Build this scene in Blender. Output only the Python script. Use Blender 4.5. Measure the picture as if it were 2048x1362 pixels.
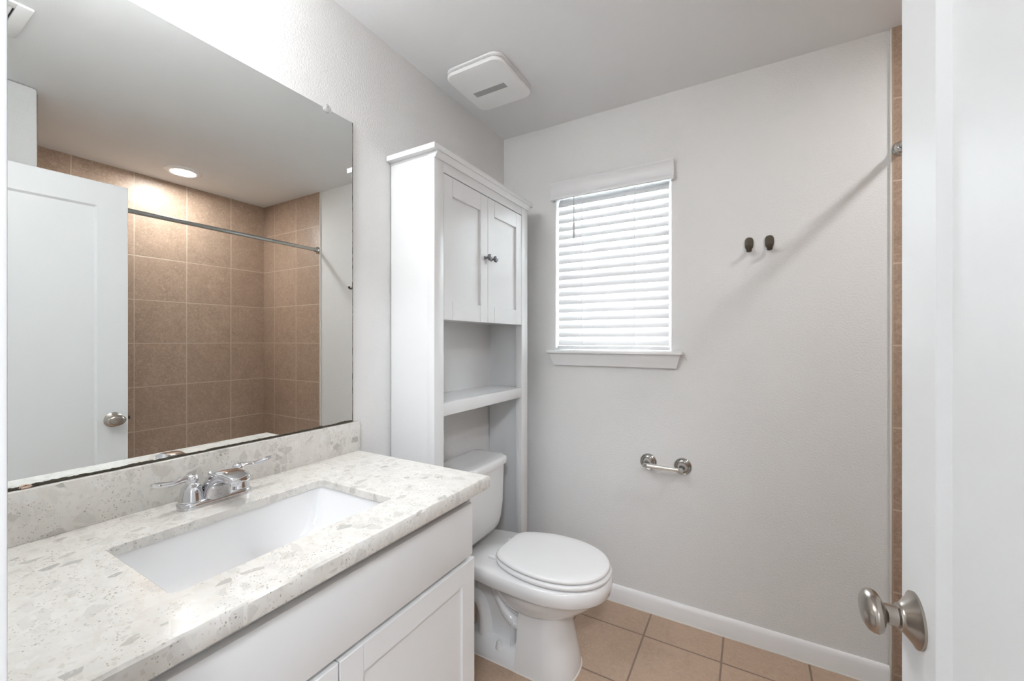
import bpy, bmesh, math, random
from mathutils import Vector, Matrix
from math import pi, sin, cos, radians

for o in list(bpy.data.objects):
    bpy.data.objects.remove(o, do_unlink=True)
S = bpy.context.scene
COL = S.collection
V = Vector

# ------------------------------------------------------------------ camera, world, exposure
cam_data = bpy.data.cameras.new('camera')
cam = bpy.data.objects.new('camera', cam_data)
COL.objects.link(cam)
cam.location = (1.221, -2.023, 1.2856)
cam.rotation_euler = (pi / 2, 0, radians(30))
cam_data.sensor_width = 36
cam_data.lens = 823 / 2048 * 36
cam_data.shift_y = 1 / 2048
cam_data.clip_start = 0.01
S.camera = cam

world = bpy.data.worlds.new('sky')
S.world = world
world.use_nodes = True
wn = world.node_tree.nodes
wn['Background'].inputs[0].default_value = (0.88, 0.94, 1.0, 1)
wn['Background'].inputs[1].default_value = 25.0

S.view_settings.view_transform = 'Standard'
S.view_settings.look = 'None'
S.view_settings.gamma = 1
S.view_settings.use_curve_mapping = False
S.view_settings.exposure = 0.82

TUB_LAMP = 130.0       # emission of the downlight lens over the tub
VANITY_LAMP = 43.0     # emission of the vanity bulbs' shades
HALL_FILL = 92.0      # emission of the unseen fill lamp added in the hall

# ------------------------------------------------------------------ materials
def new_mat(name):
    m = bpy.data.materials.new(name)
    m.use_nodes = True
    nt = m.node_tree
    return m, nt, nt.nodes['Principled BSDF']

def node(nt, kind, **kw):
    n = nt.nodes.new(kind)
    for k, v in kw.items():
        setattr(n, k, v)
    return n

def math_node(nt, op, a, b=None, c=None):
    n = nt.nodes.new('ShaderNodeMath')
    n.operation = op
    for i, v in enumerate((a, b, c)):
        if v is None:
            continue
        if isinstance(v, (int, float)):
            n.inputs[i].default_value = v
        else:
            nt.links.new(v, n.inputs[i])
    return n.outputs[0]

def mix_col(nt, fac, a, b):
    n = nt.nodes.new('ShaderNodeMix')
    n.data_type = 'RGBA'
    for sock, v in ((n.inputs[0], fac), (n.inputs[6], a), (n.inputs[7], b)):
        if isinstance(v, (int, float)):
            sock.default_value = v
        elif isinstance(v, tuple):
            sock.default_value = (*v, 1) if len(v) == 3 else v
        else:
            nt.links.new(v, sock)
    return n.outputs[2]

def noise(nt, vec, scale, detail=2, rough=.5, distortion=0):
    n = nt.nodes.new('ShaderNodeTexNoise')
    n.inputs['Scale'].default_value = scale
    n.inputs['Detail'].default_value = detail
    n.inputs['Roughness'].default_value = rough
    n.inputs['Distortion'].default_value = distortion
    if vec is not None:
        nt.links.new(vec, n.inputs['Vector'])
    return n

def ramp(nt, fac, lo, hi):
    n = nt.nodes.new('ShaderNodeMapRange')
    n.inputs['From Min'].default_value = lo
    n.inputs['From Max'].default_value = hi
    nt.links.new(fac, n.inputs['Value'])
    return n.outputs[0]

def position(nt):
    return node(nt, 'ShaderNodeNewGeometry').outputs['Position']

def bump(nt, height, strength, dist, bs):
    b = node(nt, 'ShaderNodeBump')
    b.inputs['Strength'].default_value = strength
    b.inputs['Distance'].default_value = dist
    nt.links.new(height, b.inputs['Height'])
    nt.links.new(b.outputs[0], bs.inputs['Normal'])

def plain(name, col, rough=.5, metal=0, coat=0, bump_scale=0, bump_str=0, bump_dist=.001, spec=None):
    m, nt, b = new_mat(name)
    p = position(nt)
    n = noise(nt, p, 7, 2)
    c = tuple(x * .985 for x in col)
    nt.links.new(mix_col(nt, n.outputs['Fac'], c, col), b.inputs['Base Color'])
    b.inputs['Roughness'].default_value = rough
    b.inputs['Metallic'].default_value = metal
    b.inputs['Coat Weight'].default_value = coat
    if spec is not None:
        b.inputs['Specular IOR Level'].default_value = spec
    if bump_scale:
        n2 = noise(nt, p, bump_scale, 3, .55)
        bump(nt, n2.outputs['Fac'], bump_str, bump_dist, b)
    return m

M = {}
M['wall'] = plain('wall_paint', (.80, .80, .795), .65, bump_scale=150, bump_str=.6, bump_dist=.003)
M['ceiling'] = plain('ceiling_paint', (.86, .865, .875), .8, bump_scale=150, bump_str=.25, bump_dist=.0015)
M['trim'] = plain('white_trim_paint', (.88, .88, .885), .35)
M['door'] = plain('white_door_paint', (.83, .835, .84), .38, bump_scale=90, bump_str=.04)
M['cabinet'] = plain('white_cabinet_lacquer', (.80, .805, .81), .25)
M['vanity'] = plain('white_vanity_paint', (.80, .80, .80), .35)
M['porcelain'] = plain('white_porcelain', (.84, .84, .84), .08, coat=.5)
M['seat'] = plain('white_seat_plastic', (.86, .86, .86), .18)
M['sink'] = plain('white_sink_china', (.88, .88, .885), .09, coat=.4)
M['plastic'] = plain('white_plastic', (.95, .95, .95), .35)
M['slot'] = plain('grey_lens_plastic', (.42, .42, .42), .4)
M['shade_gap'] = plain('grey_gap', (.16, .16, .16), .7)
M['dark'] = plain('dark_gap', (.06, .06, .06), .7)
M['pewter'] = plain('dark_pewter', (.16, .16, .17), .35, metal=.9)
M['bronze'] = plain('oil_rubbed_bronze', (.10, .085, .065), .45, metal=.6)
M['chrome'] = plain('polished_chrome', (.70, .70, .72), .05, metal=1)
M['steel'] = plain('polished_steel', (.55, .54, .52), .14, metal=1)
M['satin'] = plain('satin_nickel_roller', (.80, .78, .73), .35, metal=.9)
M['nickel'] = plain('brushed_nickel', (.40, .36, .32), .25, metal=1)
M['rod'] = plain('brushed_rod', (.48, .49, .47), .25, metal=1)
M['tub'] = plain('white_tub_enamel', (.85, .85, .85), .12, coat=.4)
M['caulk'] = plain('white_caulk', (.80, .77, .72), .6)
M['hallfloor'] = plain('hall_floor', (.42, .36, .31), .5)
M['clip_tan'] = plain('tan_clip_plastic', (.62, .47, .38), .4)

def clear_plastic():
    m, nt, b = new_mat('clear_plastic')
    n = noise(nt, position(nt), 300, 2)
    nt.links.new(mix_col(nt, n.outputs['Fac'], (.9, .9, .9), (.97, .97, .97)), b.inputs['Base Color'])
    b.inputs['Roughness'].default_value = .12
    b.inputs['Transmission Weight'].default_value = .55
    b.inputs['IOR'].default_value = 1.48
    return m
M['clear'] = clear_plastic()

def glass():
    m, nt, b = new_mat('window_glass')
    out = nt.nodes['Material Output']
    tr = node(nt, 'ShaderNodeBsdfTransparent')
    tr.inputs[0].default_value = (.95, .97, .96, 1)
    gl = node(nt, 'ShaderNodeBsdfGlossy')
    gl.inputs['Roughness'].default_value = .02
    fr = node(nt, 'ShaderNodeFresnel')
    fr.inputs[0].default_value = 1.45
    mx = node(nt, 'ShaderNodeMixShader')
    nt.links.new(fr.outputs[0], mx.inputs[0])
    nt.links.new(tr.outputs[0], mx.inputs[1])
    nt.links.new(gl.outputs[0], mx.inputs[2])
    nt.links.new(mx.outputs[0], out.inputs[0])
    return m
M['glass'] = glass()

def slat_mat():
    m, nt, b = new_mat('white_blind_slat')
    out = nt.nodes['Material Output']
    b.inputs['Base Color'].default_value = (.86, .86, .87, 1)
    b.inputs['Roughness'].default_value = .4
    tl = node(nt, 'ShaderNodeBsdfTranslucent')
    tl.inputs[0].default_value = (.85, .86, .88, 1)
    mx = node(nt, 'ShaderNodeMixShader')
    mx.inputs[0].default_value = .07
    nt.links.new(b.outputs[0], mx.inputs[1])
    nt.links.new(tl.outputs[0], mx.inputs[2])
    nt.links.new(mx.outputs[0], out.inputs[0])
    return m
M['slat'] = slat_mat()

def emit(name, col, strength):
    m, nt, b = new_mat(name)
    b.inputs['Base Color'].default_value = (.85, .85, .85, 1)
    b.inputs['Emission Color'].default_value = (*col, 1)
    b.inputs['Emission Strength'].default_value = strength
    return m
M['tub_lamp'] = emit('lit_downlight_lens', (.96, .965, .96), TUB_LAMP)
M['vanity_lamp'] = emit('lit_vanity_shade', (.975, .98, .985), VANITY_LAMP)
M['hall_fill'] = emit('lit_hall_fill', (.92, .97, 1.03), HALL_FILL)

def mirror_mat(y0, y1, z0, z1):
    m, nt, b = new_mat('mirror_silver')
    p = position(nt)
    sx = node(nt, 'ShaderNodeSeparateXYZ')
    nt.links.new(p, sx.inputs[0])
    n = noise(nt, p, 55, 5, .7)
    n2 = noise(nt, p, 6, 2, .5)
    amt = math_node(nt, 'MULTIPLY', n.outputs['Fac'], math_node(nt, 'MULTIPLY', n2.outputs['Fac'], .016))
    low = math_node(nt, 'LESS_THAN', math_node(nt, 'SUBTRACT', sx.outputs[2], z0 + .0005), amt)
    amt2 = math_node(nt, 'MULTIPLY', amt, .55)
    side = math_node(nt, 'LESS_THAN', math_node(nt, 'SUBTRACT', y1 - .0005, sx.outputs[1]), amt2)
    worn = math_node(nt, 'MAXIMUM', low, side)
    nt.links.new(mix_col(nt, worn, (.90, .925, .915), (.06, .05, .03)), b.inputs['Base Color'])
    nt.links.new(math_node(nt, 'SUBTRACT', 1, worn), b.inputs['Metallic'])
    nt.links.new(math_node(nt, 'MULTIPLY', worn, .6), b.inputs['Roughness'])
    return m

def tile_mat(name, axes, offs, size, col_a, col_b, col_c, grout, rough, gw=.0035):
    """square stone-look tiles laid on the two world axes given"""
    m, nt, b = new_mat(name)
    p = position(nt)
    sx = node(nt, 'ShaderNodeSeparateXYZ')
    nt.links.new(p, sx.inputs[0])
    fl, masks = [], []
    for a, off in zip(axes, offs):
        q = math_node(nt, 'DIVIDE', math_node(nt, 'SUBTRACT', sx.outputs[a], off), size)
        f = math_node(nt, 'FRACT', q)
        fl.append(math_node(nt, 'FLOOR', q))
        d = math_node(nt, 'ABSOLUTE', math_node(nt, 'SUBTRACT', f, .5))
        masks.append(ramp(nt, d, .5 - gw / size * 1.1, .5 - gw / size * .7))
    g = math_node(nt, 'MAXIMUM', masks[0], masks[1])
    cx = node(nt, 'ShaderNodeCombineXYZ')
    nt.links.new(fl[0], cx.inputs[0])
    nt.links.new(fl[1], cx.inputs[1])
    wn_ = node(nt, 'ShaderNodeTexWhiteNoise')
    nt.links.new(cx.outputs[0], wn_.inputs['Vector'])
    off = node(nt, 'ShaderNodeVectorMath', operation='MULTIPLY_ADD')
    nt.links.new(wn_.outputs['Color'], off.inputs[0])
    off.inputs[1].default_value = (9, 9, 9)
    nt.links.new(p, off.inputs[2])
    n1 = noise(nt, off.outputs[0], 11, 5, .62, .6)
    n2 = noise(nt, off.outputs[0], 95, 4, .7, 1.2)
    n3 = noise(nt, off.outputs[0], 32, 4, .65, 2.5)
    c = mix_col(nt, ramp(nt, n1.outputs['Fac'], .34, .68), col_a, col_b)
    veins = ramp(nt, n3.outputs['Fac'], .52, .66)
    c = mix_col(nt, math_node(nt, 'MULTIPLY', veins, .7), c, col_c)
    c = mix_col(nt, math_node(nt, 'MULTIPLY', ramp(nt, n2.outputs['Fac'], .42, .68), .75), c, col_c)
    c = mix_col(nt, math_node(nt, 'MULTIPLY', wn_.outputs['Value'], .25), c, col_b)
    c = mix_col(nt, g, c, grout)
    nt.links.new(c, b.inputs['Base Color'])
    b.inputs['Roughness'].default_value = rough
    h = math_node(nt, 'ADD', math_node(nt, 'MULTIPLY', g, -1), math_node(nt, 'MULTIPLY', n2.outputs['Fac'], .25))
    bump(nt, h, .5, .0015, b)
    return m

TILE_X = 1.676
WA, WB, WC, WG = (.41, .285, .208), (.315, .22, .16), (.56, .42, .32), (.57, .45, .35)
M['tile_back'] = tile_mat('tan_wall_tile', (0, 2), (TILE_X, .362), .3025, WA, WB, WC, WG, .4)
M['tile_side'] = tile_mat('tan_wall_tile_side', (1, 2), (-.272, .362), .3025, WA, WB, WC, WG, .4)
M['tile_floor'] = tile_mat('tan_floor_tile', (0, 1), (.820, -.180), .303, (.51, .36, .255), (.43, .30, .212),
                           (.55, .42, .32), (.25, .18, .135), .42, gw=.004)

def quartz():
    m, nt, b = new_mat('pale_quartz_with_stone_chips')
    p = position(nt)
    warp = noise(nt, p, 14, 2)
    mp = node(nt, 'ShaderNodeVectorMath', operation='MULTIPLY_ADD')
    nt.links.new(warp.outputs['Color'], mp.inputs[0])
    mp.inputs[1].default_value = (.02, .02, .02)
    nt.links.new(p, mp.inputs[2])
    vec = mp.outputs[0]

    def chips(scale, gap, keep, stretch, seed, soft=.03):
        mpn = node(nt, 'ShaderNodeMapping')
        mpn.inputs['Location'].default_value = (seed, seed * 1.7, seed * .3)
        mpn.inputs['Rotation'].default_value = (seed, .3, seed * 2)
        mpn.inputs['Scale'].default_value = stretch
        nt.links.new(vec, mpn.inputs[0])
        v = node(nt, 'ShaderNodeTexVoronoi', feature='F1')
        e = node(nt, 'ShaderNodeTexVoronoi', feature='DISTANCE_TO_EDGE')
        for q in (v, e):
            q.inputs['Scale'].default_value = scale
            nt.links.new(mpn.outputs[0], q.inputs['Vector'])
        sc = node(nt, 'ShaderNodeSeparateColor')
        nt.links.new(v.outputs['Color'], sc.inputs[0])
        lim = math_node(nt, 'MULTIPLY_ADD', sc.outputs[1], gap * 2, gap * .4)
        inside = ramp(nt, math_node(nt, 'SUBTRACT', e.outputs['Distance'], lim), 0, soft)
        kept = math_node(nt, 'LESS_THAN', sc.outputs[0], keep)
        return math_node(nt, 'MULTIPLY', inside, kept), sc.outputs[2]

    base_n = noise(nt, p, 30, 4, .6)
    c = mix_col(nt, ramp(nt, base_n.outputs['Fac'], .3, .7), (.70, .672, .625), (.78, .757, .72))
    a, r = chips(30, .07, .60, (1, 1.5, 1), 1.3)
    c = mix_col(nt, math_node(nt, 'MULTIPLY', a, .6), c, mix_col(nt, r, (.56, .54, .505), (.81, .80, .775)))
    a, r = chips(36, .14, .15, (1.4, .8, 1), 4.1)
    c = mix_col(nt, math_node(nt, 'MULTIPLY', a, .85), c, mix_col(nt, r, (.42, .41, .385), (.64, .61, .56)))
    a, r = chips(110, .10, .40, (1, 1.3, 1), 7.7)
    c = mix_col(nt, math_node(nt, 'MULTIPLY', a, .4), c, mix_col(nt, r, (.48, .45, .40), (.84, .83, .81)))
    a, r = chips(300, .14, .22, (1, 1.2, 1), 2.9)
    clump = ramp(nt, noise(nt, p, 18, 2).outputs['Fac'], .42, .58)
    c = mix_col(nt, math_node(nt, 'MULTIPLY', math_node(nt, 'MULTIPLY', a, clump), .75), c, mix_col(nt, r, (.20, .18, .155), (.50, .45, .38)))
    nt.links.new(c, b.inputs['Base Color'])
    b.inputs['Roughness'].default_value = .16
    nr = noise(nt, p, 60, 3)
    bump(nt, nr.outputs['Fac'], .06, .001, b)
    return m
M['quartz'] = quartz()

# ------------------------------------------------------------------ object helpers
ORG = {}

def tag(o, label=None, cat=None, group=None, kind=None):
    if label: o['label'] = label
    if cat: o['category'] = cat
    if group: o['group'] = group
    if kind: o['kind'] = kind
    return o

def thing(name, loc, label, cat, rz=0, group=None, kind=None):
    o = bpy.data.objects.new(name, None)
    o.empty_display_size = .05
    COL.objects.link(o)
    o.location = loc
    o.rotation_euler = (0, 0, rz)
    ORG[o] = V(loc) if not rz else V((0, 0, 0))   # turned things are modelled in their own frame
    return tag(o, label, cat, group, kind)

def obj(name, bm, mat, parent=None, smooth=35, flip=True):
    if flip:
        bmesh.ops.recalc_face_normals(bm, faces=bm.faces)
    if parent is None:
        xs = [v.co for v in bm.verts]
        org = V(((min(c.x for c in xs) + max(c.x for c in xs)) / 2,
                 (min(c.y for c in xs) + max(c.y for c in xs)) / 2, min(c.z for c in xs)))
    else:
        org = ORG[parent]
    bmesh.ops.translate(bm, verts=bm.verts, vec=-org)
    me = bpy.data.meshes.new(name)
    bm.to_mesh(me)
    bm.free()
    me.materials.append(M[mat] if isinstance(mat, str) else mat)
    if smooth:
        me.polygons.foreach_set('use_smooth', [True] * len(me.polygons))
        me.set_sharp_from_angle(angle=radians(smooth))
    o = bpy.data.objects.new(name, me)
    COL.objects.link(o)
    if parent is not None:
        o.parent = parent
    else:
        o.location = org
    ORG[o] = org
    return o

def struct(name, bm, mat, label=None, cat=None, smooth=35):
    return tag(obj(name, bm, mat, None, smooth), label, cat, None, 'structure')

def nb():
    return bmesh.new()

def box(bm, x0, x1, y0, y1, z0, z1, bev=0, seg=2):
    t = bmesh.new()
    vs = [t.verts.new((x, y, z)) for z in (z0, z1) for y in (y0, y1) for x in (x0, x1)]
    for f in ((0, 2, 3, 1), (4, 5, 7, 6), (0, 1, 5, 4), (2, 6, 7, 3), (0, 4, 6, 2), (1, 3, 7, 5)):
        t.faces.new([vs[i] for i in f])
    if bev:
        bmesh.ops.bevel(t, geom=list(t.edges), offset=bev, segments=seg, affect='EDGES', profile=.5)
    join(bm, t)
    return bm

def join(bm, t):
    bmesh.ops.remove_doubles(t, verts=t.verts, dist=2e-6)
    me = bpy.data.meshes.new('tmp')
    t.to_mesh(me)
    t.free()
    bm.from_mesh(me)
    bpy.data.meshes.remove(me)

def B(*a, **k):
    return box(nb(), *a, **k)

def loft(bm, rings, cap0=True, cap1=True, closed=True):
    rv = [[bm.verts.new(p) for p in r] for r in rings]
    n = len(rv[0])
    for a, b in zip(rv, rv[1:]):
        for i in range(n if closed else n - 1):
            j = (i + 1) % n
            bm.faces.new((a[i], a[j], b[j], b[i]))
    if cap0: bm.faces.new(list(reversed(rv[0])))
    if cap1: bm.faces.new(rv[-1])
    return bm

def frame_of(d):
    d = V(d).normalized()
    u = d.cross(V((0, 0, 1)))
    if u.length < 1e-4:
        u = V((1, 0, 0))
    u.normalize()
    return d, u, d.cross(u).normalized()

def lathe(bm, prof, base, axis, n=32, squash=(1, 1)):
    """prof: (radius, height along axis)"""
    d, u, w = frame_of(axis)
    base = V(base)
    rings = []
    for r, h in prof:
        r = max(r, 1e-5)
        rings.append([base + d * h + u * (r * squash[0] * cos(2 * pi * i / n)) + w * (r * squash[1] * sin(2 * pi * i / n))
                      for i in range(n)])
    t = bmesh.new()
    loft(t, rings)
    join(bm, t)
    return bm

def smooth_path(pts, n=6):
    pts = [V(p) for p in pts]
    out = []
    for i in range(len(pts) - 1):
        p0, p1, p2, p3 = pts[max(i - 1, 0)], pts[i], pts[i + 1], pts[min(i + 2, len(pts) - 1)]
        for k in range(n):
            t = k / n
            out.append(.5 * ((2 * p1) + (p2 - p0) * t + (2 * p0 - 5 * p1 + 4 * p2 - p3) * t * t
                             + (3 * p1 - p0 - 3 * p2 + p3) * t ** 3))
    out.append(pts[-1])
    return out

def tube(bm, pts, rad, n=12, ref=None):
    """rad: number, list of numbers, or list of (half width, half height)"""
    pts = [V(p) for p in pts]
    k = len(pts)
    rings = []
    u = None
    for i, p in enumerate(pts):
        d = (pts[min(i + 1, k - 1)] - pts[max(i - 1, 0)]).normalized()
        if ref is not None:
            u = d.cross(V(ref)).normalized()
        elif u is None:
            _, u, _ = frame_of(d)
        else:
            u = (u - d * u.dot(d)).normalized()
        w = d.cross(u)
        if isinstance(rad, (int, float)): r = (rad, rad)
        else:
            f = i / (k - 1) * (len(rad) - 1)
            a = min(int(f), len(rad) - 2)
            g = f - a
            ra, rb = [(x, x) if isinstance(x, (int, float)) else x for x in (rad[a], rad[a + 1])]
            r = (ra[0] + (rb[0] - ra[0]) * g, ra[1] + (rb[1] - ra[1]) * g)
        rings.append([p + u * (r[0] * cos(2 * pi * j / n)) + w * (r[1] * sin(2 * pi * j / n)) for j in range(n)])
    t = bmesh.new()
    loft(t, rings)
    join(bm, t)
    return bm

def rrect(x0, x1, y0, y1, r, n=6):
    """rounded rectangle outline, counter-clockwise"""
    out = []
    for cx, cy, a in ((x1 - r, y1 - r, 0), (x0 + r, y1 - r, pi / 2), (x0 + r, y0 + r, pi), (x1 - r, y0 + r, 1.5 * pi)):
        for i in range(n + 1):
            t = a + pi / 2 * i / n
            out.append((cx + r * cos(t), cy + r * sin(t)))
    return out

def at_z(pts, z):
    return [V((x, y, z)) for x, y in pts]

def prism(bm, outline, axis, a, b, bev=0):
    """outline of 2-tuples in the plane across axis ('x': (y,z), 'y': (x,z), 'z': (x,y))"""
    f = {'x': lambda p, t: V((t, p[0], p[1])), 'y': lambda p, t: V((p[0], t, p[1])), 'z': lambda p, t: V((p[0], p[1], t))}[axis]
    t = bmesh.new()
    loft(t, [[f(p, a) for p in outline], [f(p, b) for p in outline]])
    if bev:
        bmesh.ops.bevel(t, geom=list(t.edges), offset=bev, segments=2, affect='EDGES', profile=.5)
    join(bm, t)
    return bm

def shaker(bm, put, u0, u1, v0, v1, fu, fv, slope, depth, thick):
    """panelled leaf: put(u, v, w) maps to space, w = 0 is the front face, negative goes in"""
    def rect(du, dv, w):
        return [put(u0 + du, v0 + dv, w), put(u1 - du, v0 + dv, w), put(u1 - du, v1 - dv, w), put(u0 + du, v1 - dv, w)]
    e = .0015
    rings = [rect(0, 0, -thick), rect(0, 0, -e), rect(e, e, 0), rect(fu, fv, 0), rect(fu + slope, fv + slope, -depth)]
    t = bmesh.new()
    loft(t, rings)
    join(bm, t)
    return bm

def framed(bm, put, u0, u1, v0, v1, fu, fv, depth, thick, gap=.0009):
    """framed leaf with visible joints between stiles and rails"""
    def slab(a0, a1, b0, b1, w0, w1, e):
        def rc(d, w):
            return [put(a0 + d, b0 + d, w), put(a1 - d, b0 + d, w), put(a1 - d, b1 - d, w), put(a0 + d, b1 - d, w)]
        t = bmesh.new()
        loft(t, [rc(0, w0), rc(0, w1 - e), rc(e, w1)])
        join(bm, t)
    slab(u0, u0 + fu, v0, v1, -thick, 0, .0012)
    slab(u1 - fu, u1, v0, v1, -thick, 0, .0012)
    slab(u0 + fu + gap, u1 - fu - gap, v0, v0 + fv, -thick, 0, .0008)
    slab(u0 + fu + gap, u1 - fu - gap, v1 - fv, v1, -thick, 0, .0008)
    slab(u0 + fu * .5, u1 - fu * .5, v0 + fv * .5, v1 - fv * .5, -thick + .002, -depth, .0001)
    return bm

# ------------------------------------------------------------------ room shell
H = 2.44
XR, YF = 2.45, -1.96          # right wall, front (door) wall
WX, WY = 1.62, -1.465         # wing wall that ends the tub alcove
struct('floor', B(-.1, 2.56, -2.08, .1, -.1, 0), 'tile_floor', 'tan square tiled bathroom floor', 'floor')
struct('ceiling', B(-.1, 2.56, -3.4, .25, H, H + .1), 'ceiling', 'smooth white painted ceiling', 'ceiling')
struct('wall_left', B(-.1, 0, -2.08, .1, 0, H), 'wall', 'pale textured wall behind the mirror and toilet', 'wall')
OX0, OX1, OZ0, OZ1 = .322, .907, 1.235, 2.075      # window opening
bm = nb()
box(bm, -.1, OX0, 0, .14, 0, H); box(bm, OX1, 2.56, 0, .14, 0, H)
box(bm, OX0, OX1, 0, .14, 0, OZ0); box(bm, OX0, OX1, 0, .14, OZ1, H)
struct('wall_back', bm, 'wall', 'pale textured wall with the window', 'wall')
struct('wall_right', B(XR, 2.56, -1.56, .1, 0, H), 'wall', 'wall behind the tan tub tiles', 'wall')
DX0, DX1, DZ = .735, 1.475, 2.05                     # rough doorway
bm = nb()
box(bm, -.1, DX0, -2.08, YF, 0, H); box(bm, DX1, WX + .02, -2.08, YF, 0, H); box(bm, DX0, DX1, -2.08, YF, DZ, H)
struct('wall_front', bm, 'wall', 'pale wall with the doorway', 'wall')
bm = nb()
box(bm, WX, WX + .94, YF - .12, WY - .012, 0, H, .012)
struct('wall_alcove', bm, 'wall', 'pale wing wall closing the tub alcove behind the door', 'wall')

# tiles of the tub alcove (bullnose edge towards the painted wall)
TX = 1.676
bm = nb(); box(bm, TX, XR, -.010, 0, 0, H, .002)
struct('wall_tub_back', bm, 'tile_back', 'tan square tiles on the back wall of the tub alcove', 'tiled wall')
struct('wall_tub_right', B(XR - .010, XR, WY, -.010, 0, H), 'tile_side', 'tan square tiles on the long wall of the tub alcove', 'tiled wall')
struct('wall_tub_front', B(WX + .062, XR - .010, WY - .012, WY, 0, H), 'tile_back', 'tan square tiles on the near end of the tub alcove', 'tiled wall')
struct('trim_1', B(TX - .006, TX, -.011, 0, 0, H, .003), 'caulk', 'pale edge strip of the tub tiles', 'trim')

# baseboard with sloping top
prof = [(0, 0), (-.014, 0), (-.014, .062), (-.009, .074), (-.005, .080), (0, .082)]
struct('baseboard_back', prism(nb(), prof, 'x', .0, TX - .006), 'trim', 'white baseboard along the window wall', 'baseboard')
struct('trim_2', B(.0, TX - .006, -.017, -.014, 0, .004), 'caulk', 'thin pale caulk line under the baseboard', 'trim')

# doorway lining and casing
bm = nb()
box(bm, DX0, DX0 + .015, -2.09, YF + .004, 0, DZ); box(bm, DX1 - .015, DX1, -2.09, YF + .004, 0, DZ)
box(bm, DX0 + .015, DX1 - .015, -2.09, YF + .004, DZ - .015, DZ)
box(bm, DX0 - .045, DX0 + .013, YF, YF + .014, 0, DZ + .045, .002); box(bm, DX1 - .013, DX1 + .045, YF, YF + .014, 0, DZ + .045, .002)
box(bm, DX0 + .013, DX1 - .013, YF, YF + .014, DZ - .013, DZ + .045, .002)
struct('trim_3', bm, 'trim', 'white frame of the doorway at the left picture edge', 'door frame')

# hallway behind the open doorway
bm = nb(); box(bm, -.1, 2.56, -3.4, -2.08, -.1, 0)
struct('floor_hall', bm, 'hallfloor', 'hall floor outside the bathroom', 'floor')
bm = nb()
box(bm, -.1, 2.56, -3.5, -3.4, 0, H); box(bm, -.2, -.1, -3.4, -2.08, 0, H); box(bm, 2.56, 2.66, -3.4, -2.08, 0, H)
struct('wall_hall', bm, 'wall', 'plain hall wall outside the bathroom', 'wall')

# window: frame, meeting rail, glass, apron and sill
win = thing('window_1', (.6145, .1, OZ0), 'window behind white blinds in the back wall', 'window', kind='structure')
bm = nb()
fy0, fy1 = .085, .125
box(bm, OX0, OX0 + .035, fy0, fy1, OZ0, OZ1, .003); box(bm, OX1 - .035, OX1, fy0, fy1, OZ0, OZ1, .003)
box(bm, OX0 + .035, OX1 - .035, fy0, fy1, OZ0, OZ0 + .04, .003); box(bm, OX0 + .035, OX1 - .035, fy0, fy1, OZ1 - .035, OZ1, .003)
box(bm, OX0 + .035, OX1 - .035, fy0, fy1, 1.645, 1.675, .003)
obj('window_frame', bm, 'trim', win)
obj('window_pane', B(OX0 + .035, OX1 - .035, .104, .108, OZ0 + .04, 1.645), 'glass', win)
obj('window_pane', B(OX0 + .035, OX1 - .035, .104, .108, 1.675, OZ1 - .035), 'glass', win)
bm = nb()
box(bm, .288, .957, -.046, 0, 1.222, 1.238, .004)
box(bm, OX0, OX1, 0, .085, 1.222, 1.2385)
obj('window_sill', bm, 'trim', win)
bm = nb()
t = bmesh.new()
pr_ = [(-.010, 1.158), (-.016, 1.160), (-.020, 1.180), (-.030, 1.205), (-.034, 1.222), (0, 1.222), (0, 1.158)]
def taper(z, left):
    k = (1.222 - z) / .064
    return (.297 + .022 * k) if left else (.950 - .020 * k)
loft(t, [[V((taper(z, True), y, z)) for y, z in pr_], [V((taper(z, False), y, z)) for y, z in pr_]])
join(bm, t)
obj('apron', bm, 'trim', win)

# ------------------------------------------------------------------ window blind
bl = thing('window_blind', (.6145, .03, OZ0 + .004), 'white slatted blind with moulded valance hanging in the window', 'blind')
vp = [(-.004, 2.119), (-.034, 2.119), (-.035, 2.112), (-.030, 2.104), (-.024, 2.092), (-.021, 2.076), (-.022, 2.060), (-.027, 2.048),
      (-.033, 2.043), (-.035, 2.036), (-.034, 2.030), (-.004, 2.030)]
bm = nb()
prism(bm, [(y * .5 - .0175 if y > -.005 else y, z) for y, z in vp], 'x', .317, .905)
prism(bm, [(y if y < -.005 else -.0005, z) for y, z in vp], 'x', .9052, .9205)
prism(bm, [(y if y < -.005 else -.0005, z) for y, z in vp], 'x', .3045, .3168)
obj('valance', bm, 'slat', bl)
obj('headrail', B(OX0 + .008, OX1 - .008, .004, .06, 2.056, 2.0745, .002), 'plastic', bl)
N = 18
ZT = 2.0250
pitch = (ZT - 1.287) / (N - 1)
bx0, bx1, by = .331, .893, .030
def slat_bm(zc):
    b = nb()
    t = bmesh.new()
    tilt = radians(63)
    w = .0255
    top, bot = [], []
    for i in range(9):
        s = -1 + 2 * i / 8
        cv = .004 * (1 - s * s)
        # s = -1 window side (high), +1 room side (low); crown bulges up and into the room
        ay = by - s * w * cos(tilt) - cv * sin(tilt)
        az = zc - s * w * sin(tilt) + cv * cos(tilt)
        top.append((ay, az))
        bot.append((ay + .0026 * sin(tilt), az - .0026 * cos(tilt)))
    loft(t, [[V((bx0, y, z)) for y, z in top + bot[::-1]], [V((bx1, y, z)) for y, z in top + bot[::-1]]])
    join(b, t)
    return b
for i in range(N):
    obj('slat', slat_bm(ZT - i * pitch), 'slat', bl)
obj('bottom_rail', B(bx0, bx1, by - .024, by + .024, 1.243, 1.260, .004), 'slat', bl)
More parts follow.
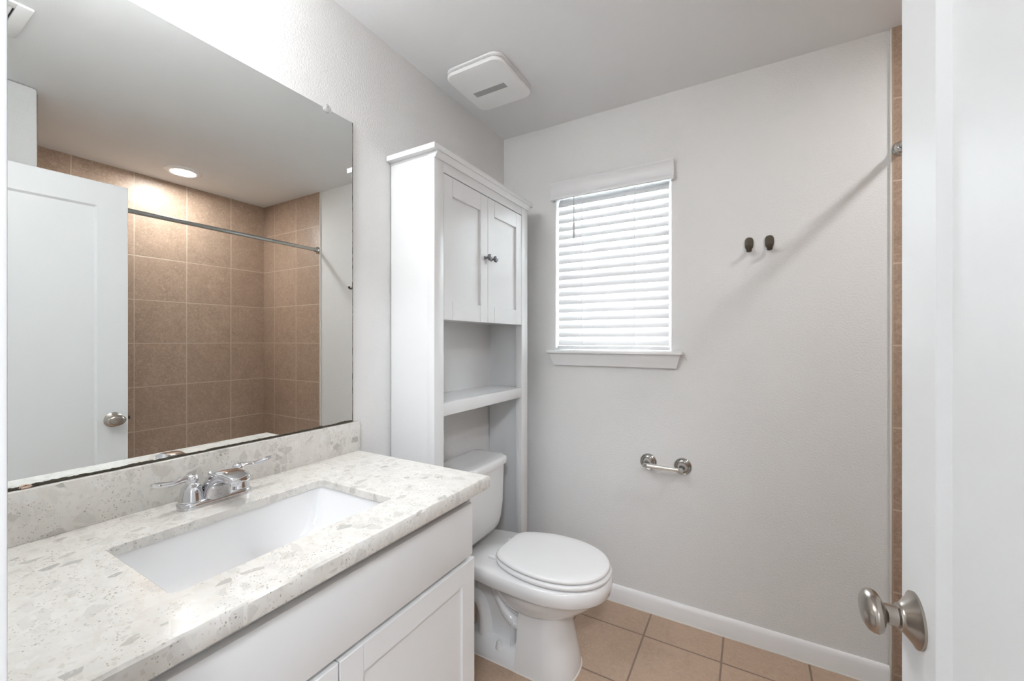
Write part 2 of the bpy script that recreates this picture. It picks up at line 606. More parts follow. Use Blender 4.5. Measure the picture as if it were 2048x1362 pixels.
for x in (.466, .735):
    bm = nb()
    for i in range(N):
        z = ZT - i * pitch
        tube(bm, [(x, by - .019, z + pitch - .020), (x, by - .0185, z + .004), (x, by - .016, z - .021)], .0012, 6)
    tube(bm, [(x, by - .015, 1.26), (x, by - .015, 1.29)], .0012, 6)
    obj('ladder_cord', bm, 'slat', bl)
wand = nb()
tube(wand, [(.438, -.030, 2.04), (.438, -.030, 1.90)], .0028, 8)
tube(wand, [(.438, -.030, 1.905), (.438, -.030, 1.895), (.438, -.030, 1.82), (.438, -.030, 1.812)], [.003, .0052, .0058, .004], 10)
obj('tilt_wand', wand, plain('pale_grey_wand', (.55, .55, .57), .4), bl)

# ------------------------------------------------------------------ bathroom door, open against the tub side
th = math.atan2(.035, .726)
door = thing('door_1', (1.4465, -1.942, .012), 'white panelled bathroom door standing open at right', 'door', rz=th, kind='structure')
DW, DH = .719, 2.016
bm = nb()
shaker(bm, lambda u, v, w: V((-w, u, v)), 0, DW, 0, DH, .108, .112, .008, .012, .017)
shaker(bm, lambda u, v, w: V((.035 + w, u, v)), 0, DW, 0, DH, .108, .112, .008, .012, .018)
obj('door_leaf', bm, 'door', door)
ky, kz = DW - .052, .900
def knob_bm(s):
    """s = -1 towards the mirror, +1 the tub side"""
    x = 0 if s < 0 else .035
    b = nb()
    lathe(b, [(.0350, 0), (.0350, .003), (.031, .005), (.0195, .0145), (.0170, .017), (.0170, .019)], (x, ky, kz), (s, 0, 0), 40)
    lathe(b, [(.0155, .016), (.0155, .019), (.0132, .0205), (.0128, .033), (.0135, .037)], (x, ky, kz), (s, 0, 0), 32)
    return b
def grip_bm(s):
    x = 0 if s < 0 else .035
    b = nb()
    pr2 = [(.012, .0315), (.0145, .0345), (.021, .037), (.0262, .0400), (.0285, .0440), (.0283, .0480), (.0258, .0525), (.020, .056), (.011, .0583), (.0, .059)]
    lathe(b, pr2, (x, ky, kz), (s, 0, 0), 40, squash=(1.2, .90))
    return b
for s in (-1, 1):
    k = obj('door_knob', knob_bm(s), 'nickel', door, 50)
    tag(k, 'brushed nickel door knob')
    obj('knob_grip', grip_bm(s), 'nickel', k, 60)
lt = nb()
box(lt, .006, .029, DW - .001, DW + .0015, kz - .028, kz + .028)
prism(lt, [(DW, kz - .008), (DW + .011, kz - .008), (DW + .011, kz + .008), (DW, kz + .008)], 'x', .011, .024)
obj('latch', lt, 'bronze', door)

# ------------------------------------------------------------------ mirror and clips
MY0, MY1, MZ0, MZ1 = -1.945, -1.0455, 1.002, 2.055
M['mirror'] = mirror_mat(MY0, MY1, MZ0, MZ1)
tag(obj('wall_mirror', B(.002, .008, MY0, MY1, MZ0, MZ1), 'mirror', None, 0),
    'large frameless wall mirror with worn bottom edge above the backsplash', 'mirror')
bm = nb()
lathe(bm, [(.0115, 0), (.0125, .001), (.0125, .004), (.010, .006), (.004, .0065), (.003, .005), (.0, .005)], (.0085, -1.148, 2.055), (1, 0, 0), 28)
lathe(bm, [(.006, -.006), (.006, 0)], (.0085, -1.148, 2.064), (1, 0, 0), 16)
tag(obj('mirror_clip', bm, 'clear'), 'round clear plastic clip on the top edge of the mirror', 'mirror clip')
bm = nb()
tube(bm, [(.0095, -1.8125, 1.0025), (.0095, -1.8105, 1.0060), (.0095, -1.8045, 1.0078), (.0095, -1.7985, 1.0060), (.0095, -1.7965, 1.0025)], .0013, 8)
box(bm, .008, .0125, -1.8105, -1.7980, 1.0005, 1.0052, .001)
tag(obj('mirror_clip', bm, 'clip_tan'), 'small tan clip at the bottom left of the mirror', 'mirror clip')
bm = nb(); box(bm, .008, .0115, -1.175, -1.166, 1.0005, 1.0085, .0015)
tag(obj('mirror_clip', bm, 'bronze'), 'small dark clip at the bottom right of the mirror', 'mirror clip')

# ------------------------------------------------------------------ countertop with backsplash
CX, CY0, CY1, CZ0, CZ1 = .573, -1.955, -1.028, .862, .8975
SX0, SX1, SY0, SY1 = .178, .455, -1.737, -1.289
ct = thing('vanity_countertop', (.29, -1.49, CZ0), 'pale speckled quartz countertop with backsplash on the white vanity', 'countertop')
random.seed(4)
def ctop_outline(inset, amp):
    rr = random.Random(7)
    pts = [(.001, CY0)]
    n = 80
    wob = 0
    for i in range(n + 1):
        y = CY0 + (CY1 - CY0) * i / n
        wob = .6 * wob + rr.uniform(-1, 1)
        k = 0 if i in (0, n) else amp * wob
        pts.append((CX - inset + k, y - (inset if i == n else 0)))
    pts.append((.001, CY1 - inset))
    return pts
def hole(r):
    return rrect(SX0, SX1, SY0, SY1, r, 5)
def fill_ring(bm, outer, inner):
    es = []
    for L in (outer, inner):
        for i in range(len(L)):
            e = bm.edges.get((L[i], L[(i + 1) % len(L)])) or bm.edges.new((L[i], L[(i + 1) % len(L)]))
            es.append(e)
    bmesh.ops.triangle_fill(bm, edges=es, use_beauty=True)
bm = nb()
levels = [(ctop_outline(.002, .0), CZ0), (ctop_outline(0, .0005), CZ0 + .004), (ctop_outline(0, .0005), CZ1 - .0045), (ctop_outline(.003, .0010), CZ1)]
ov = [[bm.verts.new((x, y, z)) for x, y in pts] for pts, z in levels]
HZ = CZ1 - .020                                      # thin slab at the cut-out, built-up edge outside
wide = rrect(SX0 - .03, SX1 + .03, SY0 - .03, SY1 + .03, .03, 5)
iv = [[bm.verts.new((x, y, z)) for x, y in wide] for z in (CZ0, HZ)]
iv += [[bm.verts.new((x, y, z)) for x, y in hole(.012)] for z in (HZ, CZ1 - .002)]
iv.append([bm.verts.new((x, y, CZ1)) for x, y in rrect(SX0 - .002, SX1 + .002, SY0 - .002, SY1 + .002, .014, 5)])
for seq in (ov, iv):
    for a, b in zip(seq, seq[1:]):
        for i in range(len(a)):
            j = (i + 1) % len(a)
            bm.faces.new((a[i], a[j], b[j], b[i]))
fill_ring(bm, ov[0], iv[0])
fill_ring(bm, ov[-1], iv[-1])
obj('counter_slab', bm, 'quartz', ct)
obj('backsplash', B(.001, .0205, CY0, -1.0235, CZ1, 1.0, .0015), 'quartz', ct)

# ------------------------------------------------------------------ sink
sk = thing('undermount_sink', (.317, -1.513, .72), 'white rectangular undermount sink set in the quartz countertop', 'sink')
bm = nb()
cz = HZ
ringz = [(-.024, -.024, cz - .0005, .02), (-.005, -.005, cz - .0005, .02), (-.0035, -.0035, cz - .008, .022), (.002, .006, cz - .05, .03), (.008, .020, cz - .09, .036),
         (.016, .040, cz - .115, .042), (.035, .075, cz - .130, .045), (.06, .11, cz - .136, .04), (.11, .19, cz - .139, .02)]
rings = [at_z(rrect(SX0 + dx, SX1 - dx, SY0 + dy, SY1 - dy, r, 8), z) for dx, dy, z, r in ringz]
loft(bm, rings, cap0=False, cap1=True)
o = obj('basin', bm, 'sink', sk, 50, flip=False)
md = o.modifiers.new('wall', 'SOLIDIFY'); md.thickness = .008; md.offset = -1
bm = nb()
lathe(bm, [(.024, 0), (.024, .002), (.019, .003), (.017, .0015), (.0, .0025)], (.317, -1.513, cz - .139), (0, 0, 1), 28)
obj('drain', bm, 'chrome', sk)

# ------------------------------------------------------------------ vanity cabinet
vn = thing('vanity_cabinet', (.27, -1.5, 0), 'white shaker vanity cabinet under the quartz countertop', 'vanity')
VY0, VY1, VF = -1.953, -1.052, .523
obj('side_panel', B(.002, VF - .019, VY1 - .016, VY1, 0, CZ0 - .0005), 'vanity', vn)
obj('side_panel', B(.002, VF - .019, VY0, VY0 + .016, 0, CZ0 - .0005), 'vanity', vn)
obj('bottom_panel', B(.002, VF - .019, VY0 + .016, VY1 - .016, .09, .106), 'vanity', vn)
obj('toe_kick', B(VF - .08, VF - .065, VY0 + .016, VY1 - .016, 0, .09), 'vanity', vn)
bm = nb()
box(bm, VF - .019, VF, VY0, VY0 + .04, .09, CZ0 - .0005, .001); box(bm, VF - .019, VF, VY1 - .04, VY1, .09, CZ0 - .0005, .001)
box(bm, VF - .019, VF, VY0 + .04, VY1 - .04, CZ0 - .045, CZ0 - .0005); box(bm, VF - .019, VF, VY0 + .04, VY1 - .04, .655, .70)
box(bm, VF - .019, VF, VY0 + .04, VY1 - .04, .09, .125)
obj('face_frame', bm, 'vanity', vn)
obj('drawer_front', B(VF + .0005, VF + .0195, VY0 + .015, -1.071, .684, .829, .0015), 'vanity', vn)
def vdoor(y0, y1):
    b = nb()
    framed(b, lambda u, v, w: V((VF + .0205 + w, u, v)), y0, y1, .11, .672, .056, .058, .007, .0195, .0005)
    return b
obj('door', vdoor(-1.5065, -1.063), 'vanity', vn)
obj('door', vdoor(VY0 + .012, -1.5095), 'vanity', vn)

# ------------------------------------------------------------------ faucet
fx, fy, fz = .092, -1.514, CZ1
fc = thing('faucet', (fx, fy, fz), 'chrome two-handle faucet at the back of the sink', 'faucet')
bm = nb()
def stadium(hl, hw, n=14):
    pts = []
    for i in range(n + 1):
        a = pi * i / n
        pts.append((hw * cos(a), (hl - hw) + hw * sin(a)))
    for i in range(n + 1):
        a = pi + pi * i / n
        pts.append((hw * cos(a), -(hl - hw) + hw * sin(a)))
    return pts
def st(hl, hw, z):
    return [V((fx + x, fy + y, fz + z)) for x, y in stadium(hl, hw)]
loft(bm, [st(.079, .0265, 0), st(.079, .0265, .010), st(.077, .0250, .014), st(.070, .020, .017), st(.060, .012, .018)])
obj('base_plate', bm, 'chrome', fc, 50)
bm = nb()
top = smooth_path([(fx - .024, 0, fz + .014), (fx - .018, 0, fz + .034), (fx - .004, 0, fz + .056), (fx + .020, 0, fz + .074), (fx + .055, 0, fz + .084), (fx + .090, 0, fz + .083), (fx + .112, 0, fz + .077)], 4)
und = smooth_path([(fx + .026, 0, fz + .010), (fx + .029, 0, fz + .022), (fx + .034, 0, fz + .036), (fx + .044, 0, fz + .047), (fx + .062, 0, fz + .055), (fx + .088, 0, fz + .060), (fx + .112, 0, fz + .061)], 4)
hwid = [.033, .0315, .029, .027, .0255, .0245, .0225]
t = bmesh.new()
srings = []
for i, (a, b_) in enumerate(zip(top, und)):
    f = i / (len(top) - 1) * 6
    k = min(int(f), 5)
    w = hwid[k] + (hwid[k + 1] - hwid[k]) * (f - k)
    c, h = (a + b_) / 2, (a - b_) / 2
    rg = []
    for j in range(28):
        q = 2 * pi * j / 28
        cx_, sy_ = math.copysign(abs(cos(q)) ** .55, cos(q)), math.copysign(abs(sin(q)) ** .55, sin(q))
        rg.append(V((c.x + h.x * cx_, fy + w * sy_, c.z + h.z * cx_)))
    srings.append(rg)
tip = [V((v.x + .004, fy + (v.y - fy) * .8, fz + .069 + (v.z - fz - .069) * .75)) for v in srings[-1]]
loft(t, srings + [tip]); join(bm, t)
obj('spout', bm, 'chrome', fc, 60)
bm = nb(); lathe(bm, [(.0115, 0), (.0120, .002), (.0120, .008), (.0115, .012)], (fx + .092, fy, fz + .052), (0, 0, 1), 24)
obj('aerator', bm, 'chrome', fc)
bm = nb()
tube(bm, [(fx - .024, fy, fz + .012), (fx - .026, fy, fz + .058)], .0025, 10)
lathe(bm, [(.003, 0), (.006, .003), (.006, .007), (.002, .010)], (fx - .026, fy, fz + .056), (0, 0, 1), 16)
obj('lift_rod', bm, 'chrome', fc)
for s in (-1, 1):
    hy = fy + s * .0508
    bm = nb()
    lathe(bm, [(.0250, .0165), (.0250, .0185), (.0240, .022), (.0225, .034), (.0190, .047), (.0150, .053), (.0115, .056), (.0115, .058), (.0140, .062),
               (.0140, .069), (.0105, .075), (.006, .077), (.0, .0775)], (fx, hy, fz), (0, 0, 1), 32)
    h = obj('handle', bm, 'chrome', fc, 50)
    bm = nb()
    p = smooth_path([(fx, hy, fz + .066), (fx + .002, hy + s * .018, fz + .069), (fx + .005, hy + s * .040, fz + .067), (fx + .008, hy + s * .062, fz + .071),
                     (fx + .010, hy + s * .078, fz + .076)], 5)
    tube(bm, p, [(.0085, .009), (.0072, .0075), (.0068, .0062), (.0085, .0062), (.0100, .0064), (.0050, .0035)], 14, ref=(0, 0, 1))
    obj('lever', bm, 'chrome', h, 60)

# ------------------------------------------------------------------ cabinet standing over the toilet
cb = thing('over_toilet_cabinet', (.113, -.502, 0), 'tall white two-door cabinet standing over the toilet', 'cabinet')
Y0, Y1, XF = -.866, -.139, .226
PW = .054
for ya, yb in ((Y0 + .003, Y0 + .021), (Y1 - .021, Y1 - .003)):
    obj('side_panel', B(.004, XF - .033, ya, yb, 0, 1.972, .001), 'cabinet', cb)
for ya, yb in ((Y0, Y0 + PW), (Y1 - .062, Y1)):
    obj('post', B(XF - .034, XF, ya, yb, 0, 1.972, .0015), 'cabinet', cb)
iy0, iy1 = Y0 + PW, Y1 - .062
obj('fascia', B(XF - .020, XF - .0008, iy0, iy1, 1.921, 1.972, .001), 'cabinet', cb)
obj('top_panel', B(.004, XF - .034, Y0 + .021, Y1 - .021, 1.955, 1.972), 'cabinet', cb)
bm = nb()
box(bm, .002, XF + .018, Y0 - .020, Y1 + .030, 1.981, 2.001, .0012)
cp = [(0, 1.958), (.005, 1.958), (.008, 1.966), (.013, 1.972), (.014, 1.981), (0, 1.981)]
prism(bm, [(XF + a, z) for a, z in cp], 'y', Y0, Y1)
box(bm, .002, XF, Y0 + .002, Y1, 1.972, 1.981)
obj('crown', bm, 'cabinet', cb)
obj('back_panel', B(.004, .012, Y0 + .021, Y1 - .021, 1.02, 1.955), 'cabinet', cb)
obj('bottom_panel', B(.012, XF - .022, Y0 + .021, Y1 - .021, 1.372, 1.388), 'cabinet', cb)
bm = nb()
box(bm, .004, XF - .034, Y0 + .021, Y1 - .021, 1.030, 1.050)
box(bm, XF - .034, XF - .001, iy0, iy1, 1.002, 1.050, .0015)
obj('shelf', bm, 'cabinet', cb)
ym = (iy0 + iy1) / 2 - .003
def cdoor(a, b_, fu):
    b = nb()
    framed(b, lambda u, v, w: V((XF - .001 + w, u, v)), a, b_, 1.366, 1.917, fu, .072, .009, .018)
    return b
for a, b_, ky_ in ((iy0 + .0015, ym - .001, ym - .024), (ym + .001, iy1 - .0015, ym + .024)):
    d = obj('door', cdoor(a, b_, .054), 'cabinet', cb)
    bm = nb()
    lathe(bm, [(.008, 0), (.008, .002), (.005, .005), (.0045, .014), (.007, .018), (.0125, .021), (.0145, .026), (.0125, .031), (.006, .033), (0, .0335)],
          (XF - .001, ky_, 1.647), (1, 0, 0), 28)
    tag(obj('knob', bm, 'pewter', d, 50), 'dark pewter knob')

# ------------------------------------------------------------------ toilet
TY = -.517
tl = thing('toilet', (.4, TY, 0), 'white two-piece toilet with closed lid beneath the tall cabinet', 'toilet')
def egg(xb, xf, xm, hw, hwb, grow=0, n=56, corner=.03):
    """outline with a blunt back edge at xb and an elliptical front at xf"""
    xb, xf, hw, hwb = xb - grow, xf + grow, hw + grow, hwb + grow
    right = []
    for i in range(n // 2 + 1):
        a = pi / 2 * i / (n // 2)
        right.append((xm + (xf - xm) * sin(a), hw * cos(a) ** .92))
    back = []
    m = n // 2
    for i in range(1, m + 1):
        s = i / m
        x = xm - (xm - xb) * s
        w = hw - (hw - hwb) * s ** 2.2
        dist = x - xb
        if dist < corner:
            q = 1 - dist / corner
            w -= corner * (1 - math.sqrt(max(0, 1 - q * q)))
        back.append((x, w))
    half = back[::-1] + right          # from the back to the tip on +y
    return half + [(x, -w) for x, w in reversed(half[:-1])]
def ring(pts, z):
    return [V((x, TY + y, z)) for x, y in pts]
bm = nb()
# rim and bowl
rings = []
for z, xb, xf, xm, hw, hwb in ((.215, .37, .585, .47, .082, .072), (.225, .36, .612, .475, .102, .080), (.245, .345, .648, .485, .124, .088),
                               (.275, .33, .692, .50, .148, .096), (.305, .31, .726, .51, .160, .102), (.328, .29, .744, .52, .165, .106),
                               (.335, .27, .750, .525, .167, .108), (.3355, .06, .766, .53, .180, .118), (.342, .05, .772, .53, .1855, .120),
                               (.372, .05, .775, .53, .1865, .121), (.387, .05, .773, .53, .1845, .120), (.394, .055, .766, .53, .178, .114)):
    rings.append(ring(egg(xb, xf, xm, hw, hwb, corner=.02), z))
loft(bm, rings)
# front pedestal column
def drect(x0, x1, hw, z, L=.11, e=.80):
    n = 16
    half = [(x0, hw), (x0 + (x1 - L - x0) * .5, hw)]
    half += [(x1 - L + L * sin(pi / 2 * i / n) ** e, hw * cos(pi / 2 * i / n) ** e) for i in range(n + 1)]
    half[-1] = (x1, 0)
    return [V((x, TY + y, z)) for x, y in half] + [V((x, TY - y, z)) for x, y in reversed(half[:-1])]
t = bmesh.new()
loft(t, [drect(.425, .646, .116, 0), drect(.425, .646, .116, .010), drect(.428, .640, .113, .05), drect(.432, .628, .108, .11), drect(.436, .616, .103, .17),
         drect(.438, .610, .101, .22), drect(.44, .614, .106, .255), drect(.45, .600, .10, .29)])
join(bm, t)
# foot that runs back along the floor
t = bmesh.new()
def foot(x0, x1, hw, z):
    return at_z([(x, TY + y) for x, y in rrect(x0, x1, -hw, hw, min(.07, hw * .6), 8)], z)
loft(t, [foot(.165, .50, .1145, 0), foot(.165, .50, .1145, .010), foot(.170, .48, .111, .026), foot(.178, .47, .101, .046), foot(.186, .46, .086, .060), foot(.20, .45, .070, .063)])
join(bm, t)
# sump under the bowl and the trapway curling behind the column
t = bmesh.new()
bmesh.ops.create_uvsphere(t, u_segments=32, v_segments=20, radius=1, matrix=Matrix.Translation((.425, TY, .262)) @ Matrix.Diagonal((.112, .094, .112, 1)))
join(bm, t)
p = smooth_path([(.48, TY, .158), (.425, TY, .135), (.365, TY, .158), (.322, TY, .215), (.285, TY, .282), (.215, TY, .315), (.150, TY, .285), (.160, TY, .222),
                 (.222, TY, .185), (.247, TY, .130), (.252, TY, .070), (.255, TY, .03)], 6)
tube(bm, p, [(.034, .070), (.034, .070), (.034, .070), (.034, .070), (.036, .070), (.038, .072), (.038, .074), (.038, .076), (.038, .078), (.038, .080), (.042, .086), (.05, .09)], 24, ref=(0, 1, 0.001))
# little rib that stands on the foot
tube(bm, [(.392, TY - .0, .05), (.392, TY, .15)], [(.012, .086), (.009, .074)], 16, ref=(0, 1, 0.001))
box(bm, .20, .44, TY - .048, TY + .048, .05, .33, .012)
obj('bowl', bm, 'porcelain', tl, 50)
# caulk bead round the foot
bm = nb()
t = bmesh.new(); loft(t, [foot(.1615, .50, .118, 0), foot(.163, .50, .116, .004)]); join(bm, t)
t = bmesh.new(); loft(t, [drect(.424, .650, .1195, 0), drect(.424, .648, .1175, .004)]); join(bm, t)
obj('caulk_bead', bm, 'caulk', tl)
for s in (-1, 1):
    bm = nb()
    lathe(bm, [(.0150, 0), (.0155, .004), (.013, .012), (.0115, .022), (.007, .028), (0, .030)], (.345, TY + s * .093, .046), (0, 0, 1), 24)
    obj('bolt_cap', bm, 'porcelain', tl, 50)
# seat ring, lid, hinges
def plate(levels, f):
    b = nb()
    rings = []
    for g, z in levels:
        if g <= -.02:                                  # shrink about the middle for a smooth dome
            k = 1 + g / .16
            rings.append([V((.54 + (x - .54) * k, TY + y * k, z)) for x, y in f(-.01)])
        else:
            rings.append(ring(f(g), z))
    loft(b, rings)
    return b
lid_f = lambda g: egg(.326, .766, .548, .170, .104, g, corner=.035)
seat_f = lambda g: egg(.330, .772, .548, .174, .108, g, corner=.035)
obj('seat', plate([(-.012, .3985), (-.003, .399), (0, .403), (.001, .410), (-.002, .415), (-.012, .417)], seat_f), 'seat', tl, 50)
obj('lid', plate([(-.010, .4195), (-.003, .420), (0, .424), (0, .429), (-.003, .4335), (-.010, .436), (-.03, .4372), (-.06, .4380), (-.10, .4386), (-.15, .4389)], lid_f), 'seat', tl, 50)
for s in (-1, 1):
    bm = nb()
    box(bm, .290, .338, TY + s * .080 - .010, TY + s * .080 + .010, .3935, .4035, .003)
    tube(bm, [(.333, TY + s * .080 - .014, .4115), (.333, TY + s * .080 + .014, .4115)], .0085, 14)
    obj('hinge', bm, 'seat', tl)
# tank and its lid
# densify long edges so the front can bow
def tank_outline(x0, x1, hw, z, bow, r):
    pts = []
    base = rrect(x0, x1, -hw, hw, r, 8)
    m = len(base)
    for i in range(m):
        a, b = V(base[i]).to_2d(), V(base[(i + 1) % m]).to_2d()
        steps = 8 if i % 9 == 8 else 1
        for s in range(steps):
            q = a.lerp(b, s / steps)
            k = (q.x - x0) / (x1 - x0)
            pts.append(V((q.x + bow * max(k, 0) * (1 - (q.y / hw) ** 2), TY + q.y, z)))
    return pts
bm = nb()
loft(bm, [tank_outline(.06, .165, .150, .396, .006, .045), tank_outline(.040, .180, .170, .402, .010, .05), tank_outline(.027, .190, .186, .425, .014, .05),
          tank_outline(.022, .196, .196, .46, .016, .05), tank_outline(.020, .200, .203, .53, .016, .045), tank_outline(.020, .203, .207, .706, .016, .045)])
obj('tank', bm, 'porcelain', tl, 50)
bm = nb()
loft(bm, [tank_outline(.016, .206, .210, .7065, .017, .045), tank_outline(.012, .214, .218, .710, .017, .050), tank_outline(.012, .215, .219, .728, .017, .050),
          tank_outline(.015, .211, .215, .738, .017, .048), tank_outline(.025, .198, .203, .7435, .016, .042), tank_outline(.06, .165, .17, .7455, .012, .03)])
obj('tank_lid', bm, 'porcelain', tl, 50)
bm = nb()
lathe(bm, [(.012, 0), (.012, .008), (.008, .012)], (.203, TY - .15, .66), (1, 0, 0), 18)
tube(bm, [(.212, TY - .15, .66), (.216, TY - .12, .658), (.216, TY - .085, .652)], [.005, .006, .008], 10)
tag(obj('flush_lever', bm, 'chrome', tl), 'chrome flush lever')

# ------------------------------------------------------------------ toilet paper holder
tp = thing('toilet_paper_holder', (.881, 0, .712), 'polished metal toilet paper holder on the wall beside the toilet', 'toilet paper holder')
for x, s in ((.804, 1), (.957, -1)):
    bm = nb()
    lathe(bm, [(.0385, 0), (.0385, .004), (.035, .007), (.0325, .0055), (.030, .009), (.026, .011), (.0235, .0095), (.019, .015), (.013, .022), (.010, .034), (.0095, .060),
               (.0115, .064), (.0115, .078), (.009, .083), (0, .084)], (x, 0, .712), (0, -1, 0), 36)
    obj('post', bm, 'steel', tp, 50)
bm = nb()
tube(bm, [(.812, -.0715, .712), (.878, -.0715, .712)], .0105, 20)
tube(bm, [(.8765, -.0715, .712), (.8795, -.0715, .712)], .0112, 20)
tube(bm, [(.878, -.0715, .712), (.949, -.0715, .712)], .0090, 20)
tag(obj('roller', bm, 'satin', tp, 50), 'pale satin spring roller')

# ------------------------------------------------------------------ two wall hooks
def make_hook(x, z, label):
    h = thing('wall_hook', (x, 0, z), label, 'hook', group='bronze hooks on the window wall')
    bm = nb()
    pts = []
    for i in range(32):
        a = 2 * pi * i / 32
        sx, sz = cos(a), sin(a)
        e = .62 if sz > 0 else .8
        pts.append((x + .0165 * math.copysign(abs(sx) ** .75, sx), z + .027 * math.copysign(abs(sz) ** e, sz) + .006))
    prism(bm, pts, 'y', 0, -.005, .0015)
    obj('backplate', bm, 'bronze', h, 50)
    bm = nb()
    p = smooth_path([(x, -.004, z - .004), (x, -.010, z - .012), (x, -.018, z - .026), (x, -.030, z - .031), (x, -.041, z - .025), (x, -.045, z - .014)], 5)
    tube(bm, p, [(.006, .0095), (.005, .0100), (.0045, .0100), (.0045, .0100), (.0045, .0105), (.005, .0115)], 14, ref=(1, 0, 0.001))
    obj('prong', bm, 'bronze', h, 60)
make_hook(1.219, 1.693, 'dark bronze wall hook nearer the window')
make_hook(1.2925, 1.693, 'dark bronze wall hook nearer the tub tiles')

# ------------------------------------------------------------------ shower rod and tub
RX, RZ = 1.7, 1.99
sr = thing('shower_rod', (RX, -.73, RZ), 'brushed metal shower rod across the tub alcove', 'shower rod')
obj('rod', tube(nb(), [(RX, -.012, RZ), (RX, WY + .002, RZ)], .0127, 24), 'rod', sr, 50)
for y, s in ((-.010, -1), (WY, 1)):
    bm = nb(); lathe(bm, [(.026, 0), (.026, .004), (.021, .008), (.0185, .013), (.0175, .024), (.0142, .027)], (RX, y, RZ), (0, s, 0), 28)
    obj('flange', bm, 'steel', sr, 50)

tb = thing('bathtub', (2.07, -.737, 0), 'white alcove bathtub behind the open door', 'bathtub')
bm = nb()
x0, x1, y0, y1 = 1.725, XR - .012, WY + .002, -.012
rings = [at_z(rrect(x0 + d, x1 - d2, y0 + d2, y1 - d2, r, 8), z) for d, d2, z, r in
         ((.006, 0, 0, .004), (.006, 0, .330, .004), (.0, 0, .335, .004), (0, 0, .352, .006), (.004, .002, .358, .008), (.07, .05, .358, .10), (.08, .06, .35, .11),
          (.10, .10, .20, .13), (.13, .15, .10, .14), (.18, .22, .075, .12))]
loft(bm, rings)
obj('tub_body', bm, 'tub', tb, 50)
bm = nb(); lathe(bm, [(.03, 0), (.03, .002), (.02, .003), (0, .002)], (2.08, -.35, .0755), (0, 0, 1), 24)
obj('drain', bm, 'chrome', tb)

# ------------------------------------------------------------------ ceiling fittings
ef = thing('exhaust_fan', (.226, -.497, H - .04), 'white square exhaust fan cover on the ceiling above the toilet', 'exhaust fan')
ex0, ex1, ey0, ey1 = .088, .366, -.648, -.346
def fr(d, z, r=.045):
    return at_z(rrect(ex0 + d, ex1 - d, ey0 + d, ey1 - d, r - min(d, .02), 8), z)
bm = nb(); loft(bm, [fr(.006, H - .0005), fr(0, H - .003), fr(0, H - .009), fr(.004, H - .011)])
obj('mounting_flange', bm, 'plastic', ef)
bm = nb(); loft(bm, [fr(.022, H - .011), fr(.022, H - .020)])
obj('grille_gap', bm, 'shade_gap', ef)
bm = nb()
per = fr(.010, H - .0105)
for i in range(0, len(per)):
    a, b_ = per[i], per[(i + 1) % len(per)]
    k = max(1, int((b_ - a).length / .011))
    for j in range(k):
        q = a.lerp(b_, (j + .5) / k)
        box(bm, q.x - .001, q.x + .001, q.y - .001, q.y + .001, H - .0205, H - .0105)
obj('grille_bars', bm, 'plastic', ef, 0)
bm = nb(); loft(bm, [fr(.003, H - .020), fr(0, H - .022), fr(0, H - .029), fr(.004, H - .033), fr(.02, H - .0345)])
obj('cover', bm, 'plastic', ef)
obj('light_lens', B(.137, .298, -.497, -.464, H - .0352, H - .0335), 'slot', ef)

dl = thing('downlight', (2.138, -.715, H), 'lit round ceiling downlight over the tub, seen in the mirror', 'ceiling light')
bm = nb(); lathe(bm, [(.106, 0), (.106, .004), (.100, .009), (.080, .012), (.070, .010), (.069, 0)], (2.138, -.715, H), (0, 0, -1), 48)
obj('trim_ring', bm, 'plastic', dl, 50)
bm = nb(); lathe(bm, [(.0688, .004), (.0688, .0075), (.06, .0085), (0, .009)], (2.138, -.715, H), (0, 0, -1), 48)
obj('lens', bm, 'tub_lamp', dl, 50)

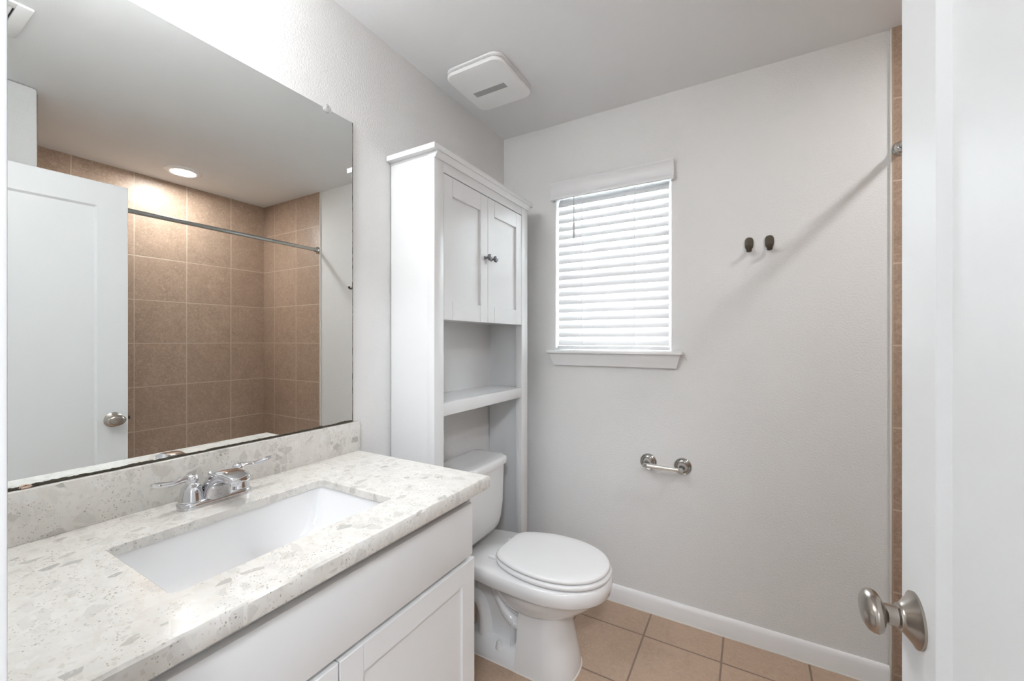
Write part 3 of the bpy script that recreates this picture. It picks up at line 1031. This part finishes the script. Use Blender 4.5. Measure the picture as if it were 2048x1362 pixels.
av = thing('air_vent', (1.08, -1.76, H - .012), 'white ceiling air vent by the doorway, seen in the mirror', 'air vent')
ax0, ax1, ay0, ay1 = .953, 1.208, -1.90, -1.613
bm = nb()
for a in ((ax0, ax1, ay1 - .038, ay1), (ax0, ax1, ay0, ay0 + .038), (ax0, ax0 + .038, ay0 + .038, ay1 - .038), (ax1 - .038, ax1, ay0 + .038, ay1 - .038)):
    box(bm, a[0], a[1], a[2], a[3], H - .009, H - .0005, .002)
obj('vent_frame', bm, 'plastic', av)
obj('duct', B(ax0 + .036, ax1 - .036, ay0 + .036, ay1 - .036, H - .0025, H - .0008), 'dark', av)
n = 10
for i in range(n):
    y = ay0 + .05 + (ay1 - ay0 - .10) * i / (n - 1)
    bm = nb()
    prism(bm, [(y - .008, H - .003), (y + .004, H - .011), (y + .006, H - .010), (y - .006, H - .003)], 'x', ax0 + .037, ax1 - .037)
    obj('louver', bm, 'plastic', av, 0)

# ------------------------------------------------------------------ vanity light above the mirror (just out of the picture)
vl = thing('vanity_light', (.03, -1.745, 2.26), 'vanity light bar on the wall above the mirror', 'wall light')
obj('backplate', B(.001, .024, -1.93, -1.56, 2.25, 2.31, .006), 'nickel', vl)
for y in (-1.87, -1.70):
    bm = nb()
    tube(bm, smooth_path([(.022, y, 2.27), (.09, y, 2.275), (.17, y, 2.30), (.17, y, 2.33)], 5), .008, 12)
    lathe(bm, [(.02, 0), (.024, .012), (.012, .022)], (.17, y, 2.318), (0, 0, 1), 20)
    a = obj('arm', bm, 'nickel', vl, 50)
    bm = nb()
    lathe(bm, [(.020, .0), (.034, -.012), (.046, -.045), (.050, -.085), (.046, -.090), (0, -.086)], (.17, y, 2.322), (0, 0, 1), 28)
    obj('lamp_shade', bm, 'vanity_lamp', a, 50)

hl = thing('hall_fill_light', (1.65, -2.85, H - .06), 'added fill light, shaped as a round ceiling light, in the hall outside the doorway', 'ceiling light')  # unseen lamp, added in the hall to brighten the bathroom through the doorway
bm = nb(); lathe(bm, [(.17, 0), (.17, .015), (.16, .02), (0, .02)], (1.65, -2.85, H), (0, 0, -1), 36)
obj('canopy', bm, 'plastic', hl)
bm = nb(); lathe(bm, [(.15, .02), (.145, .035), (.12, .05), (.07, .06), (0, .063)], (1.65, -2.85, H), (0, 0, -1), 36)
obj('shade', bm, 'hall_fill', hl, 50)
